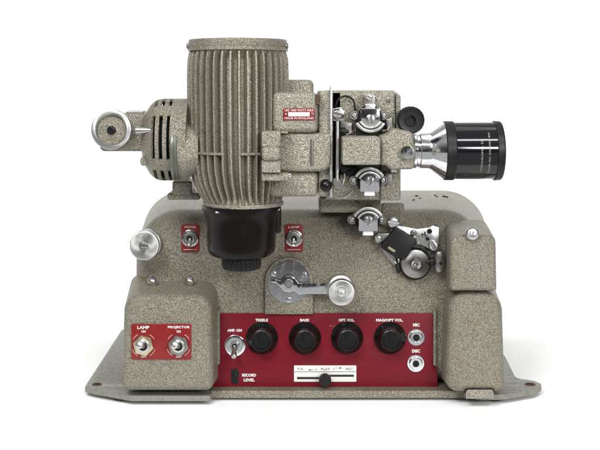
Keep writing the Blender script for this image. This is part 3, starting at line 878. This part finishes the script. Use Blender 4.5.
# ------------------------------------------------------------------ sound head
bm = BM()
swp = [(379, 245), (384, 240), (392, 226), (398, 225), (416, 228.5), (428, 227), (432, 225), (438.5, 227), (438.5, 243), (436, 249), (430, 249), (421, 245), (412, 240), (420, 250), (428, 258)] + \
      arc(414.6, 263.4, 15.2, 0, 150, 12) + [(391, 262), (384, 253)]
plate(bm, rpoly(swp, 1.5, 2), SURF, 0, 5, .6)
sh = obj('sound_head_plate', bm, 'steel', root, 30)
bm = BM()
plate(bm, rpoly([(393, 227.5), (397, 227), (415, 237.5), (414.5, 242), (402, 256), (397, 257.5), (380, 246.5), (381, 243)], 1.5, 3), SURF, 4, 15, 1)
cv = obj('exciter_cover', bm, 'satin', sh)
bm = BM(); plate(bm, rpoly([(386.2, 246.4), (387.6, 244.6), (394.2, 248.8), (392.8, 250.8)], .3, 2), SURF, 14.9, 15.3); obj('maker_tag', bm, 'brass', sh)
bm = BM()
turn(bm, [(4, 12), (6, 14.2), (9, 14.4), (10.2, 13.8), (13.0, 8.2), (15.6, 5.0), (16.2, 4.6), (16.2, 3.0), (18.5, 2.8), (19.5, 2.2), (19.5, 1.2), (17, 1.0), (17, .1)], 414.2, 262.6, SURF, 64)
obj('sound_drum', bm, 'turned_dark', root, 25)
bm = BM(); turn(bm, [(3, 16.2), (5.8, 16.2), (6.6, 15.4), (6.6, 14)], 414.2, 262.8, SURF, 64); obj('drum_shroud', bm, 'satin', sh)
bm = BM()
plate(bm, arc(414, 263, 19.5, 150, 215, 8)+arc(414, 263, 16.6, 215, 150, 8), SURF, 4, 8, .6)
obj('curved_slot', bm, 'void', sh)
for (x, y, r, m, h) in ((413, 232.4, 3.3, 'dull', 7), (424.2, 234, 3.0, 'chrome', 8), (429, 230.6, 2.4, 'satin', 7), (396.2, 259.8, 3.2, 'chrome', 8), (417.4, 243.6, 2.4, 'dull', 6), (389.6, 235.6, 2.3, 'chrome', 9), (427, 238.4, 1.8, 'satin', 6)):
    screw(sh, x, y, r, SURF, h-4.5, 4.8, m, rot=random.random()*3)
screw(sh, 432.2, 244.8, 5.0, SURF, 7, 5, 'turned', rot=1.0)
bm = BM()
plate(bm, rpoly([(373.5, 240), (373.5, 235), (377, 232.5), (388, 232), (392, 235), (390, 238.5), (381, 241.5), (377, 243)], 1.5, 3), SURF, 2, 8, .8)
obj('link_arm', bm, 'dull', sh); screw(sh, 377.4, 237.8, 3.4, SURF, 2, 8, 'steel', rot=.7)
bm = BM()
plate(bm, rpoly([(404, 238), (424, 247), (428, 252), (420, 250), (405, 246)], 1, 2), SURF, 4, 9, .8)
tube(bm, [SURF(405, 241, 10), SURF(413, 246.5, 12), SURF(421, 247.5, 10)], 1.3, 8)
obj('spring_arm', bm, 'satin', sh)
# pressure roller at the cover's edge, standing upright
bm = BM(); c = SURF(439.4, 261.4, 10)
lathe(bm, [(-9.6, 3), (-9.6, 4.2), (-8, 5.0), (-4, 5.4), (-1.2, 5.0), (1.2, 5.0), (4, 5.4), (8, 5.0), (9.6, 4.2), (9.6, 3)], c, (0, 0, 1), 32)
ro = obj('pressure_roller', bm, 'dull', root)
bm = BM(); lathe(bm, [(4.2, 1.7), (5.4, 1.7)], c+Vector((.6, 0, -1)), (0, -1, 0), 14); obj('roller_hole', bm, 'void', ro)
bm = BM(); lathe(bm, [(-14, 2.4), (-9, 2.4), (-9, 4), (-6, 4.2), (-5, 3.2), (0, 3.2)], c, (1, 0, 0), 20); obj('roller_spindle', bm, 'satin', ro)

# ------------------------------------------------------------------ white sweep
bm = BM()
ybk, R_, hw = 1500, 500, 2600
line = [(-255, 5), (300, 5), (ybk-R_, 5)]+[(ybk-R_+R_*math.sin(a), 5+R_-R_*math.cos(a)) for a in [PI/2*k/12 for k in range(1, 13)]]+[(ybk, 2200)]
rings(bm, [[Vector((x, y, z)) for y, z in line] for x in (-hw, 0, hw)], closed=False, cap0=False, cap1=False)
bg = obj('ground', bm, 'paper', None, 60)
bg['kind'] = 'structure'; bg['label'] = 'seamless white paper sweep under and behind the projector'; bg['category'] = 'ground'

# ------------------------------------------------------------------ light
w = bpy.data.worlds.new('World'); scene.world = w; w.use_nodes = True
nt = w.node_tree; N, L = nt.nodes.new, nt.links.new
bgn = nt.nodes['Background']
tc = N('ShaderNodeTexCoord'); sp = N('ShaderNodeSeparateXYZ'); L(tc.outputs['Generated'], sp.inputs[0])
rp = N('ShaderNodeValToRGB')
e = rp.color_ramp.elements
e[0].position = .444; e[0].color = (.75, .75, .75, 1); e[1].position = 1; e[1].color = (.6, .6, .6, 1)
for p_, v_ in ((.461, .04), (.60, .07), (.80, .5)):
    k = e.new(p_); k.color = (v_, v_, v_, 1)
mr = N('ShaderNodeMapRange'); mr.inputs['From Min'].default_value = -1; mr.inputs['From Max'].default_value = 1
L(sp.outputs['Z'], mr.inputs['Value']); L(mr.outputs[0], rp.inputs['Fac']); L(rp.outputs['Color'], bgn.inputs['Color'])
bgn.inputs['Strength'].default_value = 0.6

def lamp_area(name, loc, target, sx, sy, power, col=(1, 1, 1)):
    ld = bpy.data.lights.new(name, 'AREA'); ld.shape = 'RECTANGLE'; ld.size = sx; ld.size_y = sy; ld.energy = power; ld.color = col
    o = bpy.data.objects.new(name, ld); COL.objects.link(o); o.location = loc
    o.rotation_euler = (Vector(target)-Vector(loc)).to_track_quat('-Z', 'Y').to_euler()
    return o
lamp_area('softbox_key', (-.45, -1.0, 1.0), (0, -.05, .15), .45, .4, 12.5)
lamp_area('softbox_strip', (.36, -.95, 1.15), (.1, -.05, .15), 1.0, .12, 7)
lamp_area('softbox_fill', (.62, -1.25, .56), (0, -.05, .15), .6, .14, 9.5)
lamp_area('softbox_top', (-.1, .1, 1.5), (0, 0, .1), 1.2, .9, 3)
lamp_area('backdrop_lamp', (.9, .45, 1.5), (.55, 1.35, .0), 1.2, .4, 6.6).data.spread = math.radians(90)
lamp_area('backdrop_lamp', (-.9, .45, 1.5), (-.55, 1.35, .0), 1.2, .4, 6.6).data.spread = math.radians(90)

# ------------------------------------------------------------------ camera
cd = bpy.data.cameras.new('camera'); cam = bpy.data.objects.new('camera', cd); COL.objects.link(cam)
cam.location = (0, -D*MM, H*MM); cam.rotation_euler = (PI/2, 0, 0)
cd.sensor_width = 36; cd.lens = 60; cd.shift_y = -0.225; cd.clip_start = .01; cd.clip_end = 50
scene.camera = cam
vs = scene.view_settings
vs.view_transform = 'Standard'; vs.look = 'None'; vs.exposure = 0; vs.gamma = 1; vs.use_curve_mapping = False
